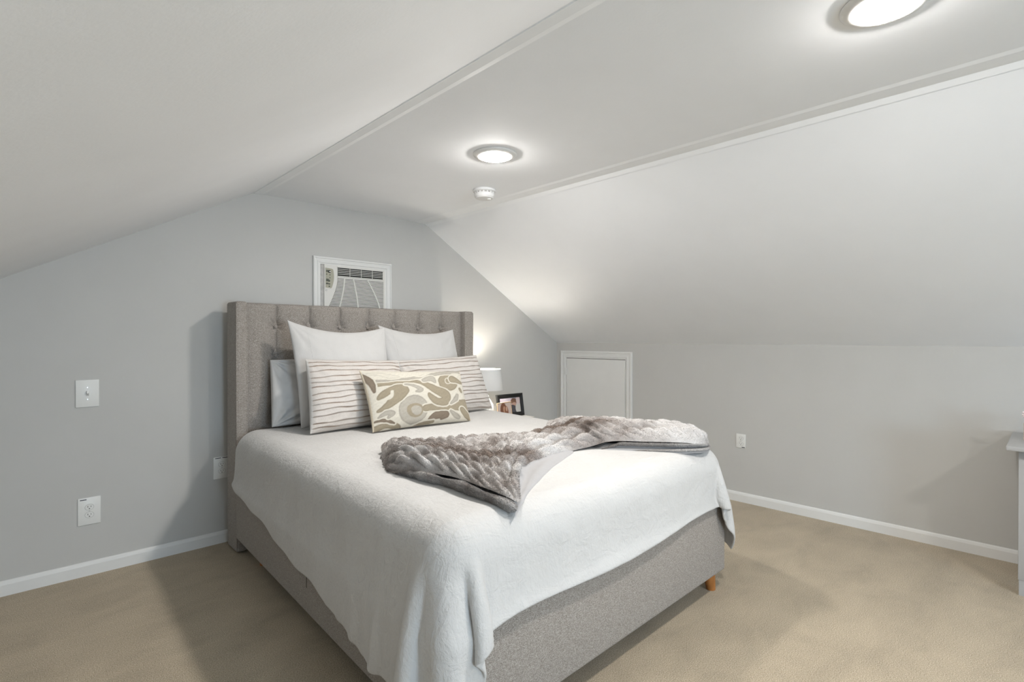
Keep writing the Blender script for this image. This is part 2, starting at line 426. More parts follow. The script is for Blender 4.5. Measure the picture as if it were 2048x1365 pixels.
# intake grille
gz1, gz0 = 1.613, bz0+.01
gl_ = lambda z: fx0+.094 - .055*max(0, (1.60-z)/.17)**1.5
bb = B(); bb.prism([(gl_(gz1), gz1), (vx1+.006, gz1)]+[(vx1+.006, gz0)]+[(gl_(z), z) for z in np.linspace(gz0, gz1, 12)[:-1]], 'Y', fy-.0052, fy-.0045)
bb.build('grille_back', M['slot'], ac)
bb = B(); z = gz1-.0035
while z > gz0:
    bb.box((gl_(z)-.001, fy-.010, z-.0028), (vx1+.007, fy-.005, z+.0028)); z -= .0098
bb.build('grille_louvres', M['ac_plastic'], ac)
for (xa, xb, c) in ((1.652, 1.600, -.9), (1.716, 1.755, .8), (1.822, 1.93, .8)):
    zs = np.linspace(0, 1, 14); pr = None; bb = B()
    for q in zs:
        z = gz1-q*(gz1-gz0); x = xa+(xb-xa)*(q**1.5 if c < 0 else math.sin(q*1.4)/math.sin(1.4))
        if pr:
            bb.prism([(pr[0]-.004, pr[1]), (pr[0]+.004, pr[1]), (x+.004, z), (x-.004, z)], 'Y', fy-.0125, fy-.006)
        pr = (x, z)
    bb.build('grille_rib', M['ac_plastic'], ac)

# ------------------------------------------------------------------ plates on the walls
def wall_frame(center, normal):
    n = Vector(normal); x = Vector((0, 0, 1)).cross(n).normalized()
    return Matrix.Translation(center) @ Matrix((x, n, Vector((0, 0, 1)))).transposed().to_4x4()
def plate(name, label, cat, center, normal, w_, h, kind, strips=(), group=None):
    mt = wall_frame(center, normal)     # local x right-ish, y out of the wall, z up
    r = empty(name, center, label, cat, group)
    def add(nm, bb, mm, auto=True):
        bmesh.ops.transform(bb.bm, matrix=mt, verts=bb.bm.verts); bb.build(nm, mm, r, auto=auto)
    add('cover_plate', B().box((-w_/2, .0003, -h/2), (w_/2, .0055, h/2), .002), M['white_plastic'])
    if kind == 'outlet':
        for s in (1, -1):
            zc = s*.0195
            bb = B(); bb.lathe([(.0172, 0), (.0172, .0015)], (0, 0, 0), 32)
            bmesh.ops.transform(bb.bm, matrix=Matrix.Translation((0, .0055, zc)) @ Matrix.Rotation(R(-90), 4, 'X') @ Matrix.Scale(.86, 4, (0, 1, 0)), verts=bb.bm.verts)
            add('receptacle', bb, M['white_plastic'])
            bb = B()
            for (dx, hh) in ((-.0063, .0078), (.0063, .0062)): bb.box((dx-.0011, .0066, zc+.003-hh/2), (dx+.0011, .0075, zc+.003+hh/2))
            bb.cyl((0, .0066, zc-.0075), (0, .0075, zc-.0075), .0026, seg=12)
            add('slots', bb, M['slot'], False)
            bb = B()
            bb.lathe([(.0186, 0), (.0186, .0004)], (0, 0, 0), 32)
            bmesh.ops.transform(bb.bm, matrix=Matrix.Translation((0, .0054, zc)) @ Matrix.Rotation(R(-90), 4, 'X') @ Matrix.Scale(.87, 4, (0, 1, 0)), verts=bb.bm.verts)
            add('receptacle_gap', bb, M['ac_seal'], False)
        add('screw', B().cyl((0, .005, 0), (0, .0065, 0), .0028, seg=14), M['brushed'])
    else:
        add('toggle_slot', B().box((-.0058, .0053, -.0125), (.0058, .0060, .0125)), M['ac_seal'], False)
        bb = B().box((-.0042, 0, -.007), (.0042, .014, .007), .0015, mtx=Matrix.Translation((0, .004, .001)) @ Matrix.Rotation(R(25), 4, 'X'))
        add('toggle', bb, M['white_plastic'])
        for s in (1, -1): add('screw', B().cyl((0, .005, s*.030), (0, .0062, s*.030), .0025, seg=14), M['brushed'])
    for (x, z, ww, hh) in strips: add('printed_strip', B().box((x-ww/2, .0054, z-hh/2), (x+ww/2, .0059, z+hh/2)), M['sticker'], False)
    return r
# local x for the back wall (normal -y): z x n = (0,0,1)x(0,-1,0) = (1,0,0)
plate('light_switch', 'white toggle light switch plate on grey wall left of the bed', 'light switch', (.2795, YB, .921), (0, -1, 0), .093, .137, 'switch')
plate('wall_outlet', 'white double wall outlet low on the grey wall below the light switch', 'wall outlet', (.285, YB, .325), (0, -1, 0), .091, .137, 'outlet', [(-.024, .059, .026, .004)])
plate('wall_outlet', 'white double wall outlet beside the left edge of the grey headboard', 'wall outlet', (.892, YB, .441), (0, -1, 0), .088, .127, 'outlet', [(-.020, .057, .030, .004), (.018, .057, .030, .004)])
plate('wall_outlet', 'small white double wall outlet on the right grey wall beyond the foot of the bed', 'wall outlet', (XR, 1.60, .446), (-1, 0, 0), .070, .102, 'outlet', [(.018, -.045, .022, .005)])

# ------------------------------------------------------------------ the bed
def cxs(Y): return 1.636+.038*(Y-1.09)
bed = empty('upholstered_bed', (cxs(2.1), 2.1, 0), 'grey tweed upholstered bed with tufted wingback headboard and wooden feet', 'bed')
PY = 3.20
for s, (x0, x1) in (('l', (.895, .956)), ('r', (2.502, 2.587))):
    bb = B().box((x0, 3.126, .012), (x1, 3.30, 1.406), .014, 4)
    w_ = bb.build('headboard_wing', M['tweed'], bed, auto=True)
    # welt seam running up the wing's front edges
    bb = B()
    for xx in (x0+.004, x1-.004): bb.tube([(xx, 3.130, .03), (xx, 3.130, 1.395)], .0032, 8)
    o = bb.build('welt', M['tweed'], None, smooth=True); o.parent = w_; o.data.transform(Matrix.Translation(-Vector(bed.location)))
# tufted panel
nx, nz = 420, 260
X = np.linspace(.95, 2.508, nx)[:, None]; Z = np.linspace(.30, 1.404, nz)[None, :]
cols = [1.131+.1995*k for k in range(7)]; rows = [1.268-.170*k for k in range(4)]
xe = [.935]+cols+[2.52]
H = np.zeros((nx, nz))
for a, c in zip(xe[:-1], xe[1:]):
    f = (X-a)/(c-a); msk = (f >= 0) & (f < 1)
    H = np.where(msk, .030*(1-np.abs(2*np.clip(f, 0, 1)-1)**2.6)**.55, H)
rz = np.array(rows)
for cx in cols:
    H = H-.006*np.exp(-((X-cx)/.006)**2)
    for cz in rows:
        d = np.sqrt((X-cx)**2+(Z-cz)**2); th = np.arctan2(Z-cz, X-cx)
        H = H-.020*np.exp(-(d/.030)**2)*(1+.30*np.cos(th*7+cx*9)) - .008*np.exp(-(d/.075)**2)
        # little pleats fanning upward from each button
        H = H-.0022*np.exp(-((d-.045)/.03)**2)*np.maximum(0, np.sin(th))*np.cos(th*14)
H = H-.004*np.exp(-((Z-1.404)/.01)**2)
top = np.clip((Z-1.374)/.030, 0, 1); 
Yp = (PY-.004-H)+.030*(1-np.sqrt(np.clip(1-top**2, 0, 1)))+0*X
Yp += .0012*snoise(np.stack([X+0*Z, Z+0*X], -1), 22, 3)
Zp = Z+0*X
V = np.stack([X+0*Z, Yp, Zp], -1)
tp = np_mesh('tufted_panel', V, grid_faces(nx, nz), M['tweed'], bed)
B().box((.95, PY+.004, .12), (2.508, 3.295, 1.403), .01, 3).build('headboard_back', M['tweed'], bed, auto=True)
for cx in cols:
    for cz in rows[:3]:
        bb = B().sphere((cx, PY-.004+.002, cz), .0105, (1, .62, 1)); o = bb.build('button', M['tweed'], None, smooth=True)
        o.data.transform(Matrix.Translation(-Vector(bed.location))); o.parent = tp
# rails, sheared a little so they follow the real bed
def sheared(bb):
    for v in bb.bm.verts: v.co.x += cxs(v.co.y)
    return bb
YFt = 1.09
bb = sheared(B().box((-.822, YFt+.02, .095), (-.772, 3.13, .42), .012, 3)); bb.build('side_rail', M['tweed'], bed, auto=True)
bb = sheared(B().box((.772, YFt+.02, .095), (.822, 3.13, .42), .012, 3)); bb.build('side_rail', M['tweed'], bed, auto=True)
bb = sheared(B().box((-.823, YFt, .095), (.823, YFt+.06, .42), .016, 4)); bb.build('foot_rail', M['tweed'], bed, auto=True)
bb = sheared(B().box((-.8232, 2.073, .20), (-.8215, 2.077, .40))); bb.build('drawer_seam', M['slot'], bed)
for (xx, yy) in ((-.755, YFt+.05), (.775, YFt+.05), (-.74, 2.9), (.74, 2.9)):
    bx = xx+cxs(yy); s = 1 if xx > 0 else -1
    B().cyl((bx-s*.012, yy+.008, .10), (bx, yy, .0), .031, .021, 28).build('leg', M['leg_wood'], bed, auto=True)
bb = sheared(B().box((-.77, 1.15, .14), (.77, 3.12, .30), .02, 2)); bb.build('slat_base', M['slot'], bed)
bb = sheared(B().box((-.785, 1.135, .30), (.785, 3.125, .640), .05, 4)); bb.build('mattress', M['mattress'], bed, auto=True)

# ------------------------------------------------------------------ the duvet: a cloth is relaxed over the bed
def sim_duvet():
    TH = .026
    def rest(nu, nv):
        s = np.linspace(0, 1, nu)[:, None]; t = np.linspace(0, 1, nv)[None, :]
        L = -(.80+.228+.232*t+.008*np.sin(t*21)+.006*np.sin(t*47)); Rr = (.80+.24+.07*t)
        x = L+(Rr-L)*s
        foot = 1.10-(.185-.005*s-.02*np.sin(s*9))-.10*np.exp(-(s/.16)**2)
        y = 3.10+(foot-3.10)*t
        return np.stack([x+0*t, y, np.full_like(x, .70)], -1)
    boxes = [(np.array([0, 2.135, .50]), np.array([.80, 1.015, .155]), .075),
             (np.array([0, 2.12, .26]), np.array([.822, 1.03, .155]), .02)]
    def run(P, R0, steps, iters, dt, bend):
        nu, nv = P.shape[:2]; PF = P.reshape(-1, 3).copy(); RF = R0.reshape(-1, 3)
        idx = np.arange(nu*nv).reshape(nu, nv); groups = []
        for (du, dv, k) in ((1, 0, 1.), (0, 1, 1.), (1, 1, .35), (1, -1, .35), (2, 0, bend), (0, 2, bend)):
            st = max(du, abs(dv))
            if dv >= 0: A = idx[:nu-du, :nv-dv]; Bq = idx[du:, dv:]
            else: A = idx[:nu-du, -dv:]; Bq = idx[du:, :nv+dv]
            ax = 0 if du else 1
            for c in range(2):
                n = A.shape[ax]; sel = np.array([i for i in range(n) if (i//st) % 2 == c])
                if len(sel) == 0: continue
                a = np.take(A, sel, ax).ravel(); b_ = np.take(Bq, sel, ax).ravel()
                groups.append((a, b_, np.linalg.norm(RF[a]-RF[b_], axis=1), k))
        g = np.array([0, 0, -9.8])*dt*dt; prev = PF.copy()
        for st in range(steps):
            Vv = (PF-prev)*.965; v = np.linalg.norm(Vv, axis=1, keepdims=True); Vv *= np.minimum(1, .02/np.maximum(v, 1e-9))
            prev = PF.copy(); PF += Vv+g
            for it in range(iters):
                for a, b_, L, k in groups:
                    d = PF[b_]-PF[a]; l = np.sqrt(np.einsum('ij,ij->i', d, d))
                    c = (k*.5*(l-L)/np.maximum(l, 1e-9))[:, None]*d
                    PF[a] += c; PF[b_] -= c
                if it % 3 == 2 or it == iters-1:
                    for cen, half, r_ in boxes:
                        q = PF-cen; a = np.abs(q)-(half-r_); m_ = np.maximum(a, 0); d = np.linalg.norm(m_, axis=-1)
                        dist = d+np.minimum(a.max(-1), 0)-r_; hit = dist < TH
                        gg = m_/np.maximum(d, 1e-9)[:, None]
                        axm = a.argmax(-1); g2 = np.zeros_like(PF); g2[np.arange(len(PF)), axm] = 1
                        gg = np.where((d > 1e-9)[:, None], gg, g2)*np.sign(q+1e-12)
                        PF += np.where(hit[:, None], gg*(TH-dist)[:, None], 0)
                        if it == iters-1: PF -= np.where(hit[:, None], (PF-prev)*.75, 0)
                    lo = PF[:, 2] < .012; PF[lo, 2] = .012
        return PF.reshape(nu, nv, 3)
    def up(P, nu, nv):
        a, b_ = P.shape[:2]
        u = np.linspace(0, a-1, nu); v = np.linspace(0, b_-1, nv)
        i = np.minimum(u.astype(int), a-2); f = (u-i)[:, None, None]; Q = P[i]*(1-f)+P[i+1]*f
        j = np.minimum(v.astype(int), b_-2); g = (v-j)[None, :, None]; return Q[:, j]*(1-g)+Q[:, j+1]*g
    n1 = (44, 39); n2 = (88, 78); n3 = (175, 155)
    P = run(rest(*n1), rest(*n1), 130, 14, .02, .08)
    P = run(up(P, *n2), rest(*n2), 60, 16, .012, .05)
    P = run(up(P, *n3), rest(*n3), 24, 16, .008, .03)
    return P
P = sim_duvet()
P[..., 0] += cxs(P[..., 1])
# soft puffiness and crumples along the cloth normal
du = np.gradient(P, axis=0); dv = np.gradient(P, axis=1); nn = np.cross(dv, du); nn /= np.linalg.norm(nn, axis=-1, keepdims=True)
if nn[80, 60, 2] < 0: nn = -nn
side = 1-np.clip(nn[..., 2], 0, 1)
P = P+nn*(.0035*snoise(P, 9, 5)+.0022*snoise(P*np.array([1, 1, .35]), 30, 6, 2)*(.35+side))[..., None]
dv_o = np_mesh('duvet', P, grid_faces(*P.shape[:2]), M['duvet'])
sol = dv_o.modifiers.new('thickness', 'SOLIDIFY'); sol.thickness = .010; sol.offset = -1
sub = dv_o.modifiers.new('smooth', 'SUBSURF'); sub.levels = 1; sub.render_levels = 1
tag(dv_o, 'white crinkled linen duvet spread over the bed, hanging down at its sides', 'duvet')

# ------------------------------------------------------------------ pillows
def pillow(name, label, cat, TL, TR, BR, BL, thick, material, n=(110, 80), pinch=.05, seed=1, colf=None, dispf=None, group=None, droop=.0, power=.42, wr=.004, parent=None, back=.85, fold=.6):
    TL, TR, BR, BL = [np.array(q, float) for q in (TL, TR, BR, BL)]
    nu, nv = n
    # denser near the borders
    w_ = lambda k: np.sin(np.linspace(-1, 1, k)*math.pi/2*.94)/math.sin(math.pi/2*.94)
    U, Vv = np.meshgrid(w_(nu), w_(nv), indexing='ij')
    U2 = U*(1-pinch*(1-Vv**2)); V2 = Vv*(1-pinch*1.3*(1-U**2))
    a = (U2+1)/2; c = (V2+1)/2    # a: left->right, c: bottom->top
    base = (BL*(1-a)[..., None]+BR*a[..., None])*(1-c)[..., None]+(TL*(1-a)[..., None]+TR*a[..., None])*c[..., None]
    nrm = np.cross(((TR+BR)-(TL+BL)), ((TL+TR)-(BL+BR))); nrm /= np.linalg.norm(nrm)   # towards viewer (-y) when TL..BR are given as seen
    prof = ((1-U**2)*(1-Vv**2)); prof = np.clip(prof, 0, 1)**power
    q = np.stack([U*1.6, Vv*1.2], -1)
    wrk = wr*snoise(q, 5.5, seed, 3)
    # creases running out to the corners
    for (su, sv) in ((-1, 1), (1, 1), (-1, -1), (1, -1)):
        du_, dv_ = U-su, Vv-sv; d_ = np.sqrt(du_**2+dv_**2); th = np.arctan2(dv_*sv, du_*su)
        wrk = wrk+wr*fold*np.exp(-(d_/.55)**2)*np.sin(th*13+seed)
    mid = np.clip((1-U**2)*(1-Vv**2)*3, 0, 1)
    f = thick/2*prof+wrk*np.clip(mid*1.5, 0, 1)
    if dispf is not None: f = f+dispf(U, Vv)*np.clip((1-U**2)*8, 0, 1)*np.clip((1-Vv**2)*6, 0, 1)
    g = back*thick/2*prof
    sag = np.array([0, 0, -1.])*droop*(1-U**2)[..., None]*np.clip(Vv, 0, 1)[..., None]**2
    F = base+sag+nrm*f[..., None]; G = base+sag-nrm*g[..., None]
    V_ = np.concatenate([F.reshape(-1, 3), G.reshape(-1, 3)])
    fa = grid_faces(nu, nv); fb = grid_faces(nu, nv, nu*nv)[:, ::-1]
    col = None
    if colf is not None:
        cf, cb = colf(U, Vv); col = np.concatenate([cf.reshape(-1, 3), cb.reshape(-1, 3)])
    root = parent
    o = np_mesh(name, V_, np.concatenate([fa, fb]), material, None, True, col, weld=.0006)
    o.location = (0, 0, 0)
    if label: tag(o, label, cat, group)
    return o, F, nrm
def recentre(o):
    c = Vector(np.mean([v.co for v in o.data.vertices], axis=0)); lo = min(v.co.z for v in o.data.vertices); c.z = lo
    o.data.transform(Matrix.Translation(-c)); o.location = c
    for ch in o.children:
        ch.data.transform(Matrix.Translation(-c)); 
# sleeping pillows against the headboard
o, *_ = pillow('bed_pillow', 'plain white pillow at the far left behind the left square sham', 'pillow', (1.075, 3.13, 1.075), (1.66, 3.13, 1.08), (1.66, 3.045, .70), (1.055, 3.045, .70), .12, M['pillow_cotton'], seed=3, wr=.016, pinch=.012, power=.33, fold=1.2)
recentre(o)
o, *_ = pillow('bed_pillow', 'plain white pillow hidden behind the right square sham', 'pillow', (1.75, 3.135, 1.06), (2.36, 3.135, 1.06), (2.38, 3.05, .70), (1.75, 3.05, .70), .10, M['pillow_cotton'], seed=4, wr=.006, pinch=.02, power=.36)
recentre(o)
# square shams
def seam_strip(F, nu_, name, parent, frac):
    k = int(frac*F.shape[0]); pts = F[k, 4:-4]
    bb = B(); bb.tube([tuple(p) for p in pts[::2]], .0007, 6)
    s = bb.build(name, M['sham'], None, smooth=True); s.parent = parent; return s
o, F, _ = pillow('square_sham', 'tall white square pillow behind the left striped cushion, its top left corner pointing up', 'pillow', (1.125, 3.00, 1.302), (1.735, 2.99, 1.270), (1.75, 2.885, .705), (1.155, 2.885, .70), .13, M['sham'], seed=6, pinch=.045, droop=.035, wr=.005, group='white square pillows', power=.45)
seam_strip(F, 0, 'seam', o, .24); recentre(o)
o, F, _ = pillow('square_sham', 'white square pillow behind the right striped cushion, next to the headboard wing', 'pillow', (1.728, 3.06, 1.285), (2.320, 3.04, 1.263), (2.37, 2.92, .70), (1.77, 2.92, .705), .12, M['sham'], seed=9, pinch=.04, droop=.03, wr=.004, group='white square pillows', power=.45)
seam_strip(F, 0, 'seam', o, .22); recentre(o)
# striped pleated cushions
def pleats(seed, n=13):
    rs = np.random.RandomState(seed); pos = np.sort(np.linspace(-.9, .92, n)+rs.uniform(-.035, .035, n))
    def disp(U, Vv):
        h = 0*U
        for i, p in enumerate(pos):
            line = p+.012*np.sin(U*5+i*1.7)+.008*np.sin(U*13+i)
            d = Vv-line
            h = h+.0075*np.where(d > 0, np.exp(-d/.055), 0)-.003*np.exp(-(d/.015)**2)
        return h
    def col(U, Vv):
        c = np.ones(U.shape+(3,))*np.array([.60, .565, .53])
        for i, p in enumerate(pos):
            line = p+.012*np.sin(U*5+i*1.7)+.008*np.sin(U*13+i)
            d = np.abs(Vv-line+.006); k = np.clip(1.2-d/.017, 0, 1)*(.65+.35*np.sin(U*11+i*2.1)*np.sin(U*3.1+i))
            c = c*(1-k[..., None])+np.array([.33, .24, .18])*k[..., None]
        k = np.clip((np.abs(U)-.965)/.01, 0, 1)[..., None]; c = c*(1-k)+np.array([.64, .62, .59])*k
        return c, np.ones(U.shape+(3,))*np.array([.64, .63, .61])
    return disp, col
dp, cf = pleats(2)
o, F, _ = pillow('striped_cushion', 'cream oblong cushion with brown pleated stripes, left one, partly behind the patterned cushion', 'cushion', (1.163, 2.845, 1.084), (1.752, 2.860, 1.061), (1.780, 2.73, .695), (1.130, 2.705, .698), .16, M['striped'], n=(160, 300), seed=11, pinch=.022, colf=cf, dispf=dp, group='striped cushions', wr=.007, power=.46, back=.8)
recentre(o)
dp, cf = pleats(5)
o, F, _ = pillow('striped_cushion', 'cream oblong cushion with brown pleated stripes, right one, nearest the bedside lamp', 'cushion', (1.765, 2.90, 1.057), (2.380, 2.845, 1.081), (2.470, 2.775, .700), (1.800, 2.79, .695), .145, M['striped'], n=(160, 300), seed=12, pinch=.025, colf=cf, dispf=dp, group='striped cushions', wr=.007, power=.46, back=.8)
recentre(o)
# swirl patterned cushion; the figure is woven into the cloth
def swirl_col(U, Vv):
    # trace coordinates (x right, y down) of a quadrilateral TL TR BR BL
    TL, TR, BR, BL = [np.array(q, float) for q in ((730, 500), (1590, 500), (1700, 985), (850, 1105))]
    a = ((U+1)/2)[..., None]; c = ((Vv+1)/2)[..., None]
    XY = (BL*(1-a)+BR*a)*(1-c)+(TL*(1-a)+TR*a)*c
    XY = XY+7*np.stack([snoise(XY/100, 3, 21), snoise(XY/100, 3, 22)], -1)
    col = np.ones(U.shape+(3,))*np.array([.58, .55, .475])
    cr_ = np.array([.58, .55, .475])
    def stroke(pts, ws, c_, edge=True):
        nonlocal col
        D = np.full(U.shape, 1e9)
        p = np.array(pts, float); w_ = np.array(ws, float)*1.02
        # Catmull-Rom resample
        m_ = []; wm = []
        for i in range(len(p)-1):
            p0 = p[max(i-1, 0)]; p1 = p[i]; p2 = p[i+1]; p3 = p[min(i+2, len(p)-1)]
            for t in np.linspace(0, 1, 7)[:-1]:
                m_.append(.5*((2*p1)+(-p0+p2)*t+(2*p0-5*p1+4*p2-p3)*t*t+(-p0+3*p1-3*p2+p3)*t**3)); wm.append(w_[i]*(1-t)+w_[i+1]*t)
        m_.append(p[-1]); wm.append(w_[-1]); m_ = np.array(m_)
        for i in range(len(m_)-1):
            ab = m_[i+1]-m_[i]; t = np.clip(((XY-m_[i])@ab)/max(ab@ab, 1e-9), 0, 1)
            d = np.linalg.norm(XY-(m_[i]+t[..., None]*ab), axis=-1)-(wm[i]*(1-t)+wm[i+1]*t)
            D = np.minimum(D, d)
        c_ = np.array(c_); k = np.clip(.5-D/5, 0, 1)[..., None]
        if edge:
            e_ = np.clip(1-np.abs(D+7)/7, 0, 1)[..., None]*.40; cc = c_*(1-e_)+c_*.62*e_
        else: cc = c_
        h_ = np.clip(.5-(D-11)/4, 0, 1)[..., None]
        if edge: col = col*(1-h_)+cr_*h_
        col = col*(1-k)+cc*k
    tau = (.30, .26, .19); dk = (.21, .17, .13); gr = (.39, .365, .315); cr = (.58, .55, .475); lt = (.56, .53, .46)
    stroke([(1140, 900), (1142, 925)], [120, 122], gr)
    stroke([(1240, 905), (1330, 890), (1450, 880), (1560, 860), (1650, 850)], [30, 34, 40, 52, 60], tau)
    stroke([(1150, 925), (1155, 927)], [66, 66], tau, False); stroke([(1160, 925), (1165, 930)], [42, 42], gr, False)
    stroke([(1445, 630), (1462, 636)], [92, 88], tau); stroke([(1450, 622), (1452, 622)], [34, 34], cr, False); stroke([(1450, 622), (1452, 622)], [26, 26], tau, False)
    stroke([(1500, 600), (1560, 620), (1600, 630)], [40, 22, 12], tau)
    stroke([(850, 655), (960, 650), (1100, 632), (1200, 650), (1320, 720), (1420, 770), (1420, 830), (1350, 840), (1290, 800), (1265, 765)], [34, 22, 14, 20, 40, 48, 46, 36, 26, 12], tau)
    stroke([(840, 625), (1000, 612), (1150, 592), (1350, 540), (1580, 512)], [14, 12, 16, 20, 22], gr)
    stroke([(1220, 620), (1290, 600), (1320, 640)], [20, 34, 14], gr)
    stroke([(860, 920), (930, 870), (1000, 790), (1035, 720), (970, 715), (900, 760), (860, 800)], [16, 34, 52, 52, 34, 34, 18], tau)
    stroke([(960, 740), (950, 790), (915, 815)], [12, 14, 8], cr, False)
    stroke([(1060, 665), (1130, 680), (1190, 725), (1150, 742)], [10, 16, 26, 12], gr)
    stroke([(780, 548), (870, 550), (950, 575), (1010, 580)], [16, 22, 30, 14], lt)
    stroke([(850, 545), (890, 560), (915, 570)], [7, 10, 5], cr, False)
    stroke([(860, 1085), (930, 1060), (1010, 1055), (1060, 1075)], [30, 20, 26, 10], tau)
    stroke([(850, 1020), (920, 1015), (1000, 1035)], [10, 18, 8], dk)
    stroke([(870, 985), (920, 945), (970, 950), (950, 985)], [10, 24, 26, 16], gr)
    stroke([(1290, 1005), (1350, 970), (1440, 958), (1400, 990)], [14, 34, 30, 16], dk)
    stroke([(1180, 1065), (1250, 1040), (1330, 1020)], [10, 14, 10], tau)
    stroke([(1480, 925), (1530, 960), (1570, 975)], [12, 26, 14], gr)
    stroke([(1600, 900), (1640, 940), (1700, 975)], [30, 34, 22], tau)
    stroke([(1480, 850), (1530, 800), (1545, 765)], [10, 24, 18], gr)
    stroke([(1500, 540), (1560, 545), (1590, 600)], [8, 12, 10], cr, False)
    stroke([(1575, 700), (1590, 730)], [16, 12], tau)
    stroke([(745, 555), (790, 620), (825, 740)], [8, 26, 10], dk)
    stroke([(1080, 560), (1200, 575), (1300, 520)], [6, 9, 6], cr, False)
    col = col*(1+.05*snoise(XY/100, 22, 8, 2))[..., None]
    k = np.clip((np.abs(U)-.975)/.008, 0, 1)[..., None]; col = col*(1-k)+np.array([.62, .55, .43])*k
    return col, np.ones(U.shape+(3,))*np.array([.70, .66, .56])
o, F, _ = pillow('patterned_cushion', 'small beige cushion with taupe swirls and eyes, standing in front of the striped cushions', 'cushion', (1.395, 2.68, 1.020), (2.055, 2.62, .990), (2.03, 2.48, .695), (1.395, 2.53, .695), .13, M['ikat'], n=(330, 200), seed=15, pinch=.035, colf=swirl_col, wr=.003, power=.44, back=.9)
recentre(o)

# ------------------------------------------------------------------ the fur throw
BASE = .690
st = [  # s, back xy, front xy, height, front edge lift
 (0.00, (1.13, 1.98), (1.03, 1.76), .050, .000),
 (0.06, (1.24, 2.10), (1.060, 1.64), .078, .020),
 (0.14, (1.40, 2.12), (1.085, 1.45), .064, .036),
 (0.24, (1.54, 2.08), (1.080, 1.24), .048, .036),
 (0.31, (1.64, 2.05), (1.095, 1.115), .040, .026),
 (0.38, (1.76, 2.01), (1.23, 1.25), .045, .010),
 (0.46, (1.88, 1.96), (1.44, 1.42), .050, .004),
 (0.54, (2.00, 1.88), (1.76, 1.50), .062, .004),
 (0.58, (2.07, 1.90), (1.90, 1.48), .070, .012),
 (0.65, (2.19, 1.99), (1.97, 1.41), .092, .038),
 (0.74, (2.34, 1.98), (2.06, 1.28), .098, .044),
 (0.83, (2.47, 1.84), (2.16, 1.17), .094, .042),
 (0.91, (2.52, 1.62), (2.27, 1.11), .080, .030),
 (1.00, (2.49, 1.36), (2.40, 1.14), .040, .000)]
ss = np.array([q[0] for q in st]); arr = np.array([[*q[1], *q[2], q[3], q[4]] for q in st])
def stations(s):
    # smooth interpolation
    out = []
    for k in range(arr.shape[1]):
        y = arr[:, k]; m_ = np.gradient(y, ss)
        i = np.clip(np.searchsorted(ss, s)-1, 0, len(ss)-2); h = ss[i+1]-ss[i]; t = (s-ss[i])/h
        out.append((2*t**3-3*t**2+1)*y[i]+(t**3-2*t**2+t)*h*m_[i]+(-2*t**3+3*t**2)*y[i+1]+(t**3-t**2)*h*m_[i+1])
    return out
ns, nt_ = 420, 240
S_ = np.linspace(0, 1, ns)[:, None]; T_ = np.linspace(0, 1, nt_)[None, :]
bx, by, fx, fy_, hh, lf = stations(S_)
tt = T_
X_ = bx+(fx-bx)*tt; Y_ = by+(fy_-by)*tt
prof = np.clip(1-np.abs(2*tt-1)**3.0, 0, 1)**.55
edge = np.clip((tt-.5)*2, 0, 1)**3
Zb = BASE+hh*prof*(.55+.45*np.clip(1.3*tt, 0, 1)) + lf*edge
# keep to the bed edge: beyond it the throw follows the duvet's rounding
xr = X_-(cxs(Y_)+.80); Zb = Zb-np.clip(xr+.055, 0, 1)**2*6.0
yo = 1.155-Y_; Zb = Zb-np.clip(yo, 0, 1)**2*4
s_end = np.clip(np.minimum(S_/.05, (1-S_)/.05), 0, 1)**.5; Zb = BASE-.004+(Zb-BASE+.004)*s_end
# knitted-cable ridges: cables run along the strip
wid = np.sqrt((bx-fx)**2+(by-fy_)**2)
plen = S_*1.75
nc = 7
v_ = tt*nc+.12*np.sin(plen*4)+.35*snoise(np.stack([plen+0*tt, tt+0*plen], -1), 5, 31, 2)
ci = np.floor(v_); f_ = v_-ci
ph = plen*50+ci*1.3+.7*snoise(np.stack([plen+0*tt, tt+0*plen], -1), 6, 33, 2)
def strand(c, w_): return np.sqrt(np.clip(1-((f_-c)/w_)**2, 0, 1))
r1 = strand(.5+.24*np.sin(ph), .27)*(.75+.35*np.cos(ph)); r2 = strand(.5-.24*np.sin(ph), .27)*(.75-.35*np.cos(ph))
r3 = .55*strand(.5+.24*np.sin(ph*1+2.1), .2)
ridge = np.maximum(np.maximum(r1, r2), r3)
crum = snoise(np.stack([X_, Y_, 0*X_], -1), 14, 35, 3)
vis = np.clip(prof*2.2, 0, 1)
V = np.stack([X_, Y_, Zb], -1)
def normals(V):
    gu = np.gradient(V, axis=0); gv = np.gradient(V, axis=1); n = np.cross(gv, gu); n /= np.maximum(np.linalg.norm(n, axis=-1, keepdims=True), 1e-9)
    return -n if n[V.shape[0]//2, V.shape[1]//2, 2] < 0 else n
nr = normals(V)
for _ in range(12):      # soften the direction field so that the ridges do not fold over each other
    nr[1:-1] = (nr[:-2]+nr[1:-1]+nr[2:])/3; nr[:, 1:-1] = (nr[:, :-2]+nr[:, 1:-1]+nr[:, 2:])/3
nr /= np.linalg.norm(nr, axis=-1, keepdims=True)
vis = np.clip(np.minimum(tt, 1-tt)*14, 0, 1)
V = V+nr*((.034*(ridge-.45)+.014*crum)*vis*s_end)[..., None]
V[..., 2] = np.maximum(V[..., 2], BASE-.004-np.clip(xr+.055, 0, 1)**2*6.0)
nr = normals(V)
V = V+nr*(.005*snoise(V, 45, 37, 2)*vis)[..., None]
throw = empty('fur_throw', (1.8, 1.6, BASE), 'grey-brown faux fur throw with braided ridges lying crumpled across the foot of the bed', 'blanket')
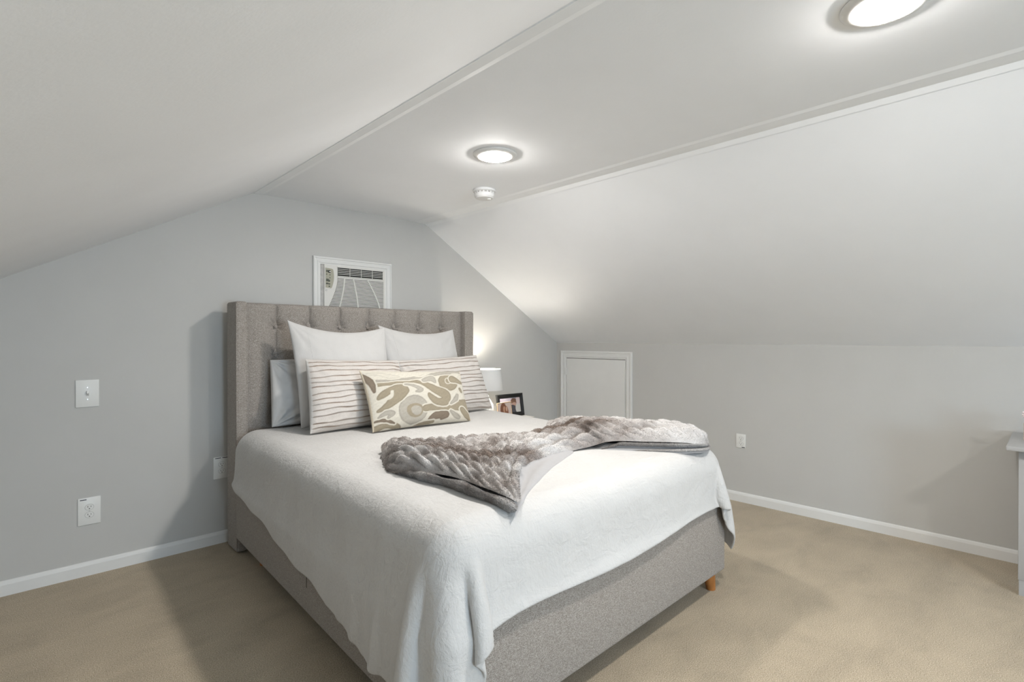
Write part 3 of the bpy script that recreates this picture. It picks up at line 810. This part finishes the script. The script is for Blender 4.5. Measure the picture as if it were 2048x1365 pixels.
def fur_colour(Pn, bright=1.):
    k = .55+.75*snoise(Pn, 15, 41, 3)+.40*snoise(Pn, 42, 42, 2)+.10*snoise(Pn, 120, 43, 2)
    k = k+.16*np.clip((Pn[..., 0]-1.55)/.5, -.4, 1)      # the right half of the throw is coloured paler
    k = np.clip(k, 0, 1)[..., None]
    return (np.array([.20, .158, .132])*(1-k)+np.array([.64, .62, .605])*k)*bright
C_ = fur_colour(V)
def tufts(V, nr, C_, n, length, seed):
    rs = np.random.RandomState(seed); nu, nv = V.shape[:2]
    i = rs.randint(0, nu-1, n); j = rs.randint(0, nv-1, n)
    p = V[i, j]+(V[i+1, j]-V[i, j])*rs.rand(n, 1)+(V[i, j+1]-V[i, j])*rs.rand(n, 1)
    d = nr[i, j]*.75+rs.normal(size=(n, 3))*.34+np.array([.35, -.45, -.25])*.9; d /= np.linalg.norm(d, axis=1, keepdims=True)
    side_ = np.cross(d, rs.normal(size=(n, 3))); side_ /= np.linalg.norm(side_, axis=1, keepdims=True)
    L = length*(.6+.8*rs.rand(n, 1)); w_ = .0009
    a = p-side_*w_; b_ = p+side_*w_; c = p+d*L
    vv = np.stack([a, b_, c], 1).reshape(-1, 3)
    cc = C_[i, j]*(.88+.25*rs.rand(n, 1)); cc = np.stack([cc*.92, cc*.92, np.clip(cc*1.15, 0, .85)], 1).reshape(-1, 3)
    return vv, np.arange(3*n).reshape(-1, 3), cc
def fur_part(name, V, nr, C_, n, length, seed, parent):
    gf = grid_faces(*V.shape[:2]); tri = np.concatenate([gf[:, [0, 1, 2]], gf[:, [0, 2, 3]]])
    tv, tf, tc = tufts(V, nr, C_, n, length, seed)
    vv = np.concatenate([V.reshape(-1, 3), tv]); ff = np.concatenate([tri, tf+V.shape[0]*V.shape[1]])
    cc = np.concatenate([C_.reshape(-1, 3), tc])
    return np_mesh(name, vv, ff, M['fur'], parent, True, cc)
fur_part('fur_top', V, nr, C_, 170000, .0048, 3, throw)
# underside folds: a sheet swept along the front edge, peeking out beneath the fur
def sweep(s0, s1, n, prof_fn, m_):
    s = np.linspace(s0, s1, n)[:, None]; bx, by, fx, fy_, hh, lf = stations(s)
    dx, dy = fx-bx, fy_-by; L = np.sqrt(dx*dx+dy*dy); dx, dy = dx/L, dy/L
    t = np.linspace(0, 1, m_)[None, :]
    out, z = prof_fn(s, t, lf)
    return np.stack([fx+dx*out, fy_+dy*out, z+0*out], -1), s, t
def norm_of(V):
    gu = np.gradient(V, axis=0); gv = np.gradient(V, axis=1); n = np.cross(gv, gu); n /= np.maximum(np.linalg.norm(n, axis=-1, keepdims=True), 1e-9)
    if n[..., 2].mean() < 0: n = -n
    return n
# left: rolled lower fur layer along the left front side
def pf(s, t, lf):
    e = np.sin(np.clip((s-.02)/(.30-.02), 0, 1)*math.pi)**.5
    th = -.6+t*4.2
    return (.020+.036*np.cos(th-1.3))*e, BASE+.014*e+.022*np.sin(th-.2)*e+.0*lf
Vl, s, t = sweep(.02, .30, 150, pf, 26)
nl = norm_of(Vl); Vl = Vl+nl*(.009*snoise(Vl, 24, 52, 2)+.005*snoise(Vl, 70, 51, 2))[..., None]
fur_part('lower_fold', Vl, nl, fur_colour(Vl, .85), 18000, .0045, 5, throw)
# right: pale lining folds and a lower fur layer
def pf2(s, t, lf):
    e = np.clip(np.minimum((s-.60)/.05, (1.0-s)/.06), 0, 1)
    return (-.05+.062*t+.0*s)*1.0+0*e, BASE-.002+(lf*.62*e)*(1-t**1.5)+.0035*np.sin(t*13+s*5)*e
Vr, s, t = sweep(.60, .985, 130, pf2, 30)
np_mesh('lining_folds', Vr, grid_faces(*Vr.shape[:2]), M['lining'], throw)
def pf3(s, t, lf):
    e = np.sin(np.clip((s-.70)/(.99-.70), 0, 1)*math.pi)**.5
    th = -.6+t*4.2
    return (-.004+.020*np.cos(th-1.3))*e, BASE-.004+.006*e+.010*np.sin(th-.2)*e
Vq, s, t = sweep(.70, .99, 120, pf3, 22)
nq = norm_of(Vq); fur_part('lower_fold', Vq, nq, fur_colour(Vq, .95), 9000, .0045, 6, throw)
def pf4(s, t, lf):
    e = np.clip(np.minimum((s-.62)/.06, (1.0-s)/.05), 0, 1)
    th = -.6+t*3.9
    return (-.012+.016*np.cos(th-1.3))*e, BASE+lf*.62*e+.010*np.sin(th-.2)*e
Vq, s, t = sweep(.62, .985, 130, pf4, 20)
nq = norm_of(Vq); fur_part('lower_fold', Vq, nq, fur_colour(Vq, .85), 9000, .0045, 7, throw)
# smooth lining triangle between the tip and the knot
tipL = np.array([1.065, 1.095]); knot = np.array([1.80, 1.48]); n = 60
pts = []
for i, a in enumerate(np.linspace(0, 1, n)):
    s = .315+a*(.555-.315); bx, by, fx, fy_, hh, lf = [float(q[0]) for q in stations(np.array([s]))]
    inn = np.array([bx, by])*.06+np.array([fx, fy_])*.94
    out = tipL*(1-a)+knot*a+np.array([-.012, .02])*math.sin(a*math.pi)
    for b_ in np.linspace(0, 1, 16):
        q = inn*(1-b_)+out*b_
        z = BASE+.016*(1-b_)**2+.004+.0045*math.sin(b_*9+a*3)*math.sin(a*math.pi) - 4*max(0, 1.155-q[1])**2
        pts.append((q[0], q[1], z if b_ < .999 else z-.008))
np_mesh('lining_flap', np.array(pts), grid_faces(n, 16), M['lining'], throw)

# ------------------------------------------------------------------ nightstand and what stands on it
NX0, NX1, NY0, NY1, NZ = 2.625, 3.175, 3.025, 3.365, .542
nsd = empty('nightstand', ((NX0+NX1)/2, (NY0+NY1)/2, 0), 'pale painted nightstand hidden behind the far side of the bed, under the lamp', 'nightstand')
B().box((NX0, NY0, NZ-.025), (NX1, NY1, NZ), .004).build('tabletop', M['nightstand'], nsd)
B().box((NX0+.02, NY0+.015, .22), (NX1-.02, NY1-.015, NZ-.025)).build('carcass', M['nightstand'], nsd)
for k in range(2):
    dd = B().box((NX0+.035, NY0+.003, .235+k*.155), (NX1-.035, NY0+.016, .38+k*.155), .003).build('drawer', M['nightstand'], nsd)
    kk = B().sphere(((NX0+NX1)/2, NY0-.008, .31+k*.155), .012).build('knob', M['knob'], None, smooth=True)
    kk.data.transform(Matrix.Translation(-Vector(nsd.location))); kk.parent = dd
for xx in (NX0+.04, NX1-.04):
    for yy in (NY0+.035, NY1-.035): B().cyl((xx, yy, .22), (xx, yy, 0), .020, .014, 16).build('leg', M['nightstand'], nsd, auto=True)
# lamp
lx, ly = 2.752, 3.15
lamp = empty('table_lamp', (lx, ly, NZ), 'small table lamp with pale drum shade and glossy white base beside the bed', 'lamp')
B().lathe([(.045, 0), (.048, .006), (.040, .012), (.035, .03), (.050, .06), (.055, .09), (.046, .13), (.024, .165), (.013, .18), (.011, .20)], (lx, ly, NZ), 40).build('lamp_base', M['ceramic'], lamp, auto=True)
B().cyl((lx, ly, NZ+.19), (lx, ly, NZ+.27), .006, seg=12).build('lamp_neck', M['brushed'], lamp)
sm, nt, bs = new_mat('shade_linen')
bs.inputs['Base Color'].default_value = (.66, .66, .65, 1); bs.inputs['Roughness'].default_value = .9
trn = N(nt, 'ShaderNodeBsdfTranslucent'); trn.inputs[0].default_value = (.70, .71, .72, 1)
mx = N(nt, 'ShaderNodeMixShader'); mx.inputs[0].default_value = .07
nt.links.new(bs.outputs[0], mx.inputs[1]); nt.links.new(trn.outputs[0], mx.inputs[2]); nt.links.new(mx.outputs[0], nt.nodes['Material Output'].inputs[0])
bump(nt, bs, noise(nt, coords(nt, (3, 3, .4)), 120, 3), .3, .001)
SZ0, SZ1, SR0, SR1 = .787, .953, .122, .106
B().lathe([(SR0, SZ0), (SR1, SZ1), (SR1-.003, SZ1), (SR0-.003, SZ0), (SR0, SZ0)], (lx, ly, 0), 64, close=False).build('lamp_shade', sm, lamp, auto=True)
bb = B(); bb.lathe([(SR1+.0015, SZ1-.006), (SR1+.0015, SZ1+.001), (SR1-.004, SZ1+.001), (SR1-.004, SZ1-.006), (SR1+.0015, SZ1-.006)], (lx, ly, 0), 64, close=False)
for a in (0, 2.09, 4.19): bb.tube([(lx, ly, SZ1-.02), (lx+(SR1-.003)*math.cos(a), ly+(SR1-.003)*math.sin(a), SZ1-.004)], .0015, 6)
bb.build('shade_ring', M['white_plastic'], lamp, auto=True)
bem, nt, bs = new_mat('lit_bulb'); e = N(nt, 'ShaderNodeEmission'); e.inputs[0].default_value = (1, .93, .82, 1); e.inputs[1].default_value = 95
nt.links.new(e.outputs[0], nt.nodes['Material Output'].inputs[0])
B().sphere((lx, ly, .875), .026, (1, 1, 1.2), 20, 14).build('bulb', bem, lamp, smooth=True)

# framed photographs
def picture(name, label, c, yaw, tilt, w_, h, fw_, matf, shapes, ground, thick=.012, mat_w=0):
    mt = Matrix.Translation(c) @ Matrix.Rotation(yaw, 4, 'Z') @ Matrix.Rotation(-tilt, 4, 'X')
    r = empty(name, c, label, 'picture frame')
    def add(nm, bb, mm):
        bmesh.ops.transform(bb.bm, matrix=mt, verts=bb.bm.verts); bb.build(nm, mm, r)
    add('frame', sweep_frame(lambda a, b_, hh: (a, thick/2-hh, b_), -w_/2, w_/2, 0, h, [(0, 0), (0, thick*.9), (fw_*.2, thick*1.3), (fw_*.45, thick*1.2), (fw_*.6, thick*.95), (fw_, thick*.7), (fw_, 0)]), matf)
    add('easel_back', B().box((-.02, .0, 0), (.02, .004, h*.7), mtx=Matrix.Translation((0, thick/2, 0)) @ Matrix.Rotation(R(-18)+0, 4, 'X')), M['black_frame'])
    nu, nv = 90, 70
    U, Vv = np.meshgrid(np.linspace(0, 1, nu), np.linspace(0, 1, nv), indexing='ij')
    col = np.ones((nu, nv, 3))*np.array(ground)
    for (cx, cz, rx, rz_, cc) in shapes:
        k = np.clip((1-((U-cx)/rx)**2-((Vv-cz)/rz_)**2)*6, 0, 1)[..., None]; col = col*(1-k)+np.array(cc)*k
    iw, ih = w_-2*fw_, h-2*fw_
    Pq = np.stack([-iw/2+iw*U, 0*U-.001, fw_+ih*Vv], -1).reshape(-1, 3)
    Pq = np.array([tuple(mt @ Vector(q)) for q in Pq]).reshape(nu, nv, 3)
    np_mesh('photo_print', Pq, grid_faces(nu, nv), M['print'], r, False, col)
    return r
picture('picture_frame', 'black picture frame standing near the bedside lamp', (3.022, 3.155, NZ+.002), R(-4), R(9), .285, .190, .034, M['black_frame'],
        [(.25, .55, .42, .7, (.42, .38, .44)), (.68, .75, .16, .22, (.16, .09, .06)), (.70, .52, .13, .16, (.38, .25, .20)), (.55, .18, .30, .36, (.05, .05, .06)), (.90, .25, .16, .4, (.45, .45, .44)), (.9, .8, .1, .3, (.5, .42, .42))], (.30, .28, .33))
picture('picture_frame', 'small pale photo print in front of the black frame', (2.868, 3.062, NZ+.001), R(6), R(8), .172, .142, .008, M['cork'],
        [(.42, .55, .26, .50, (.20, .085, .05)), (.48, .60, .09, .22, (.52, .32, .22)), (.64, .45, .15, .38, (.26, .12, .07)), (.66, .62, .07, .16, (.55, .36, .27))], (.62, .52, .48), thick=.006)

# ------------------------------------------------------------------ white dresser at the right edge
DX0, DX1, DYb, DYa = 3.378, 3.84, .12, -.98
dr = empty('dresser', ((DX0+DX1)/2, (DYa+DYb)/2, 0), 'white painted dresser at the right edge of the photo against the right wall', 'dresser')
B().box((3.325, DYa-.03, .680), (XR-.012, .160, .702), .004).build('top', M['desk'], dr, auto=True)
bb = B().box((DX0, DYa, .075), (DX1, DYb, .680), .003); bb.build('carcass', M['desk'], dr, auto=True)
for xx, sx in ((DX0, 1), (DX1, -1)):
    for yy, sy in ((DYb, -1), (DYa, 1)):
        bb = B().prism([(xx+sx*.003, .075), (xx+sx*.06, .075), (xx+sx*.045, 0), (xx+sx*.012, 0)], 'Y', yy+sy*.003, yy+sy*.05)
        bb.build('foot', M['desk'], dr)
for k in range(3):
    for c in range(2):
        y0 = DYa+.04+c*.53; z0 = .10+k*.19
        dd = B().box((DX0-.012, y0, z0), (DX0-.001, y0+.49, z0+.17), .003).build('drawer', M['desk'], dr, auto=True)
        kk = B().sphere((DX0-.025, y0+.245, z0+.085), .014).build('knob', M['knob'], None, smooth=True)
        kk.data.transform(Matrix.Translation(-Vector(dr.location))); kk.parent = dd
# wire organiser with bits in it
ox0, ox1, oy0, oy1, oz = 3.56, 3.72, -.03, .105, .703
org = empty('wire_organiser', ((ox0+ox1)/2, (oy0+oy1)/2, oz), 'white honeycomb wire holder with wooden corner post on top of the white dresser', 'desk organiser')
hz = .088
for z in (0.002, hz):
    B().tube([(ox0, oy0, oz+z), (ox1, oy0, oz+z), (ox1, oy1, oz+z), (ox0, oy1, oz+z), (ox0, oy0, oz+z)], .0018, 6).build('rim', M['wire'], org)
bb = B()
def hexwire(p0, du_, n_, m2):
    r_ = .022
    for i in range(n_):
        for j in range(m2):
            cu = (i+.5)*r_*1.5; cv = (j+.5)*r_*1.73+(r_*.86 if i % 2 else 0)
            q = []
            for k in range(7):
                u = cu+r_*math.cos(k*math.pi/3); vv = cv+r_*math.sin(k*math.pi/3)
                q.append((p0[0]+du_[0]*min(max(u, 0), du_[2]), p0[1]+du_[1]*min(max(u, 0), du_[2]), oz+min(max(vv, 0), hz)))
            for k in range(6):
                if (Vector(q[k])-Vector(q[k+1])).length > .002: bb.cyl(q[k], q[k+1], .0014, seg=6)
hexwire((ox0, oy0), (0, 1, oy1-oy0), 4, 3); hexwire((ox0, oy0), (1, 0, ox1-ox0), 5, 3); hexwire((ox0, oy1), (1, 0, ox1-ox0), 5, 3); hexwire((ox1, oy0), (0, 1, oy1-oy0), 4, 3)
bb.build('wire_mesh', M['wire'], org)
B().box((ox0-.004, oy1-.002, oz), (ox0+.004, oy1+.004, oz+.085), .001).build('corner_post', M['cork'], org)
j = empty('cosmetic_jar', (3.60, .065, oz+.001), 'grey-blue jar with rounded white lid inside the wire holder', 'jar')
B().lathe([(.018, 0), (.024, .004), (.026, .03), (.024, .050)], (3.60, .065, oz+.001), 32).build('jar_body', M['jar'], j, auto=True)
B().lathe([(.026, .050), (.028, .058), (.024, .072), (.012, .080), (.002, .082)], (3.60, .065, oz+.001), 32).build('lid', M['white_lid'], j, auto=True)
o = B().lathe([(.010, 0), (.013, .004), (.013, .06), (.011, .095), (.014, .118), (.002, .12)], (3.615, -.005, oz+.001), 24).build('makeup_tube', M['pink'], None, auto=True)
tag(o, 'pink capped tube sticking up from the wire holder on the dresser', 'tube')
fl = empty('flower_sprig', (3.585, .098-.02, oz+.001), 'little sprig of white blossoms leaning from the holder corner', 'flower')
pts_ = [(3.635, .088, oz+.004), (3.61, .094, oz+.06), (3.59, .098, oz+.10), (3.572, .105, oz+.125)]
B().tube(pts_, .0015, 6).build('stem', M['stem'], fl)
for (px, py, pz, rr) in ((3.572, .107, .128, .010), (3.582, .102, .112, .011), (3.596, .098, .108, .009), (3.578, .110, .117, .008), (3.604, .092, .098, .009)):
    bb = B()
    for k in range(5):
        a = k*1.257; bb.sphere((px+rr*.6*math.cos(a), py+rr*.4*math.sin(a*1.3), oz+pz+rr*.6*math.sin(a)), rr*.55, (1, .7, 1), 10, 6)
    bb.build('blossom', M['petal'], fl, smooth=True)
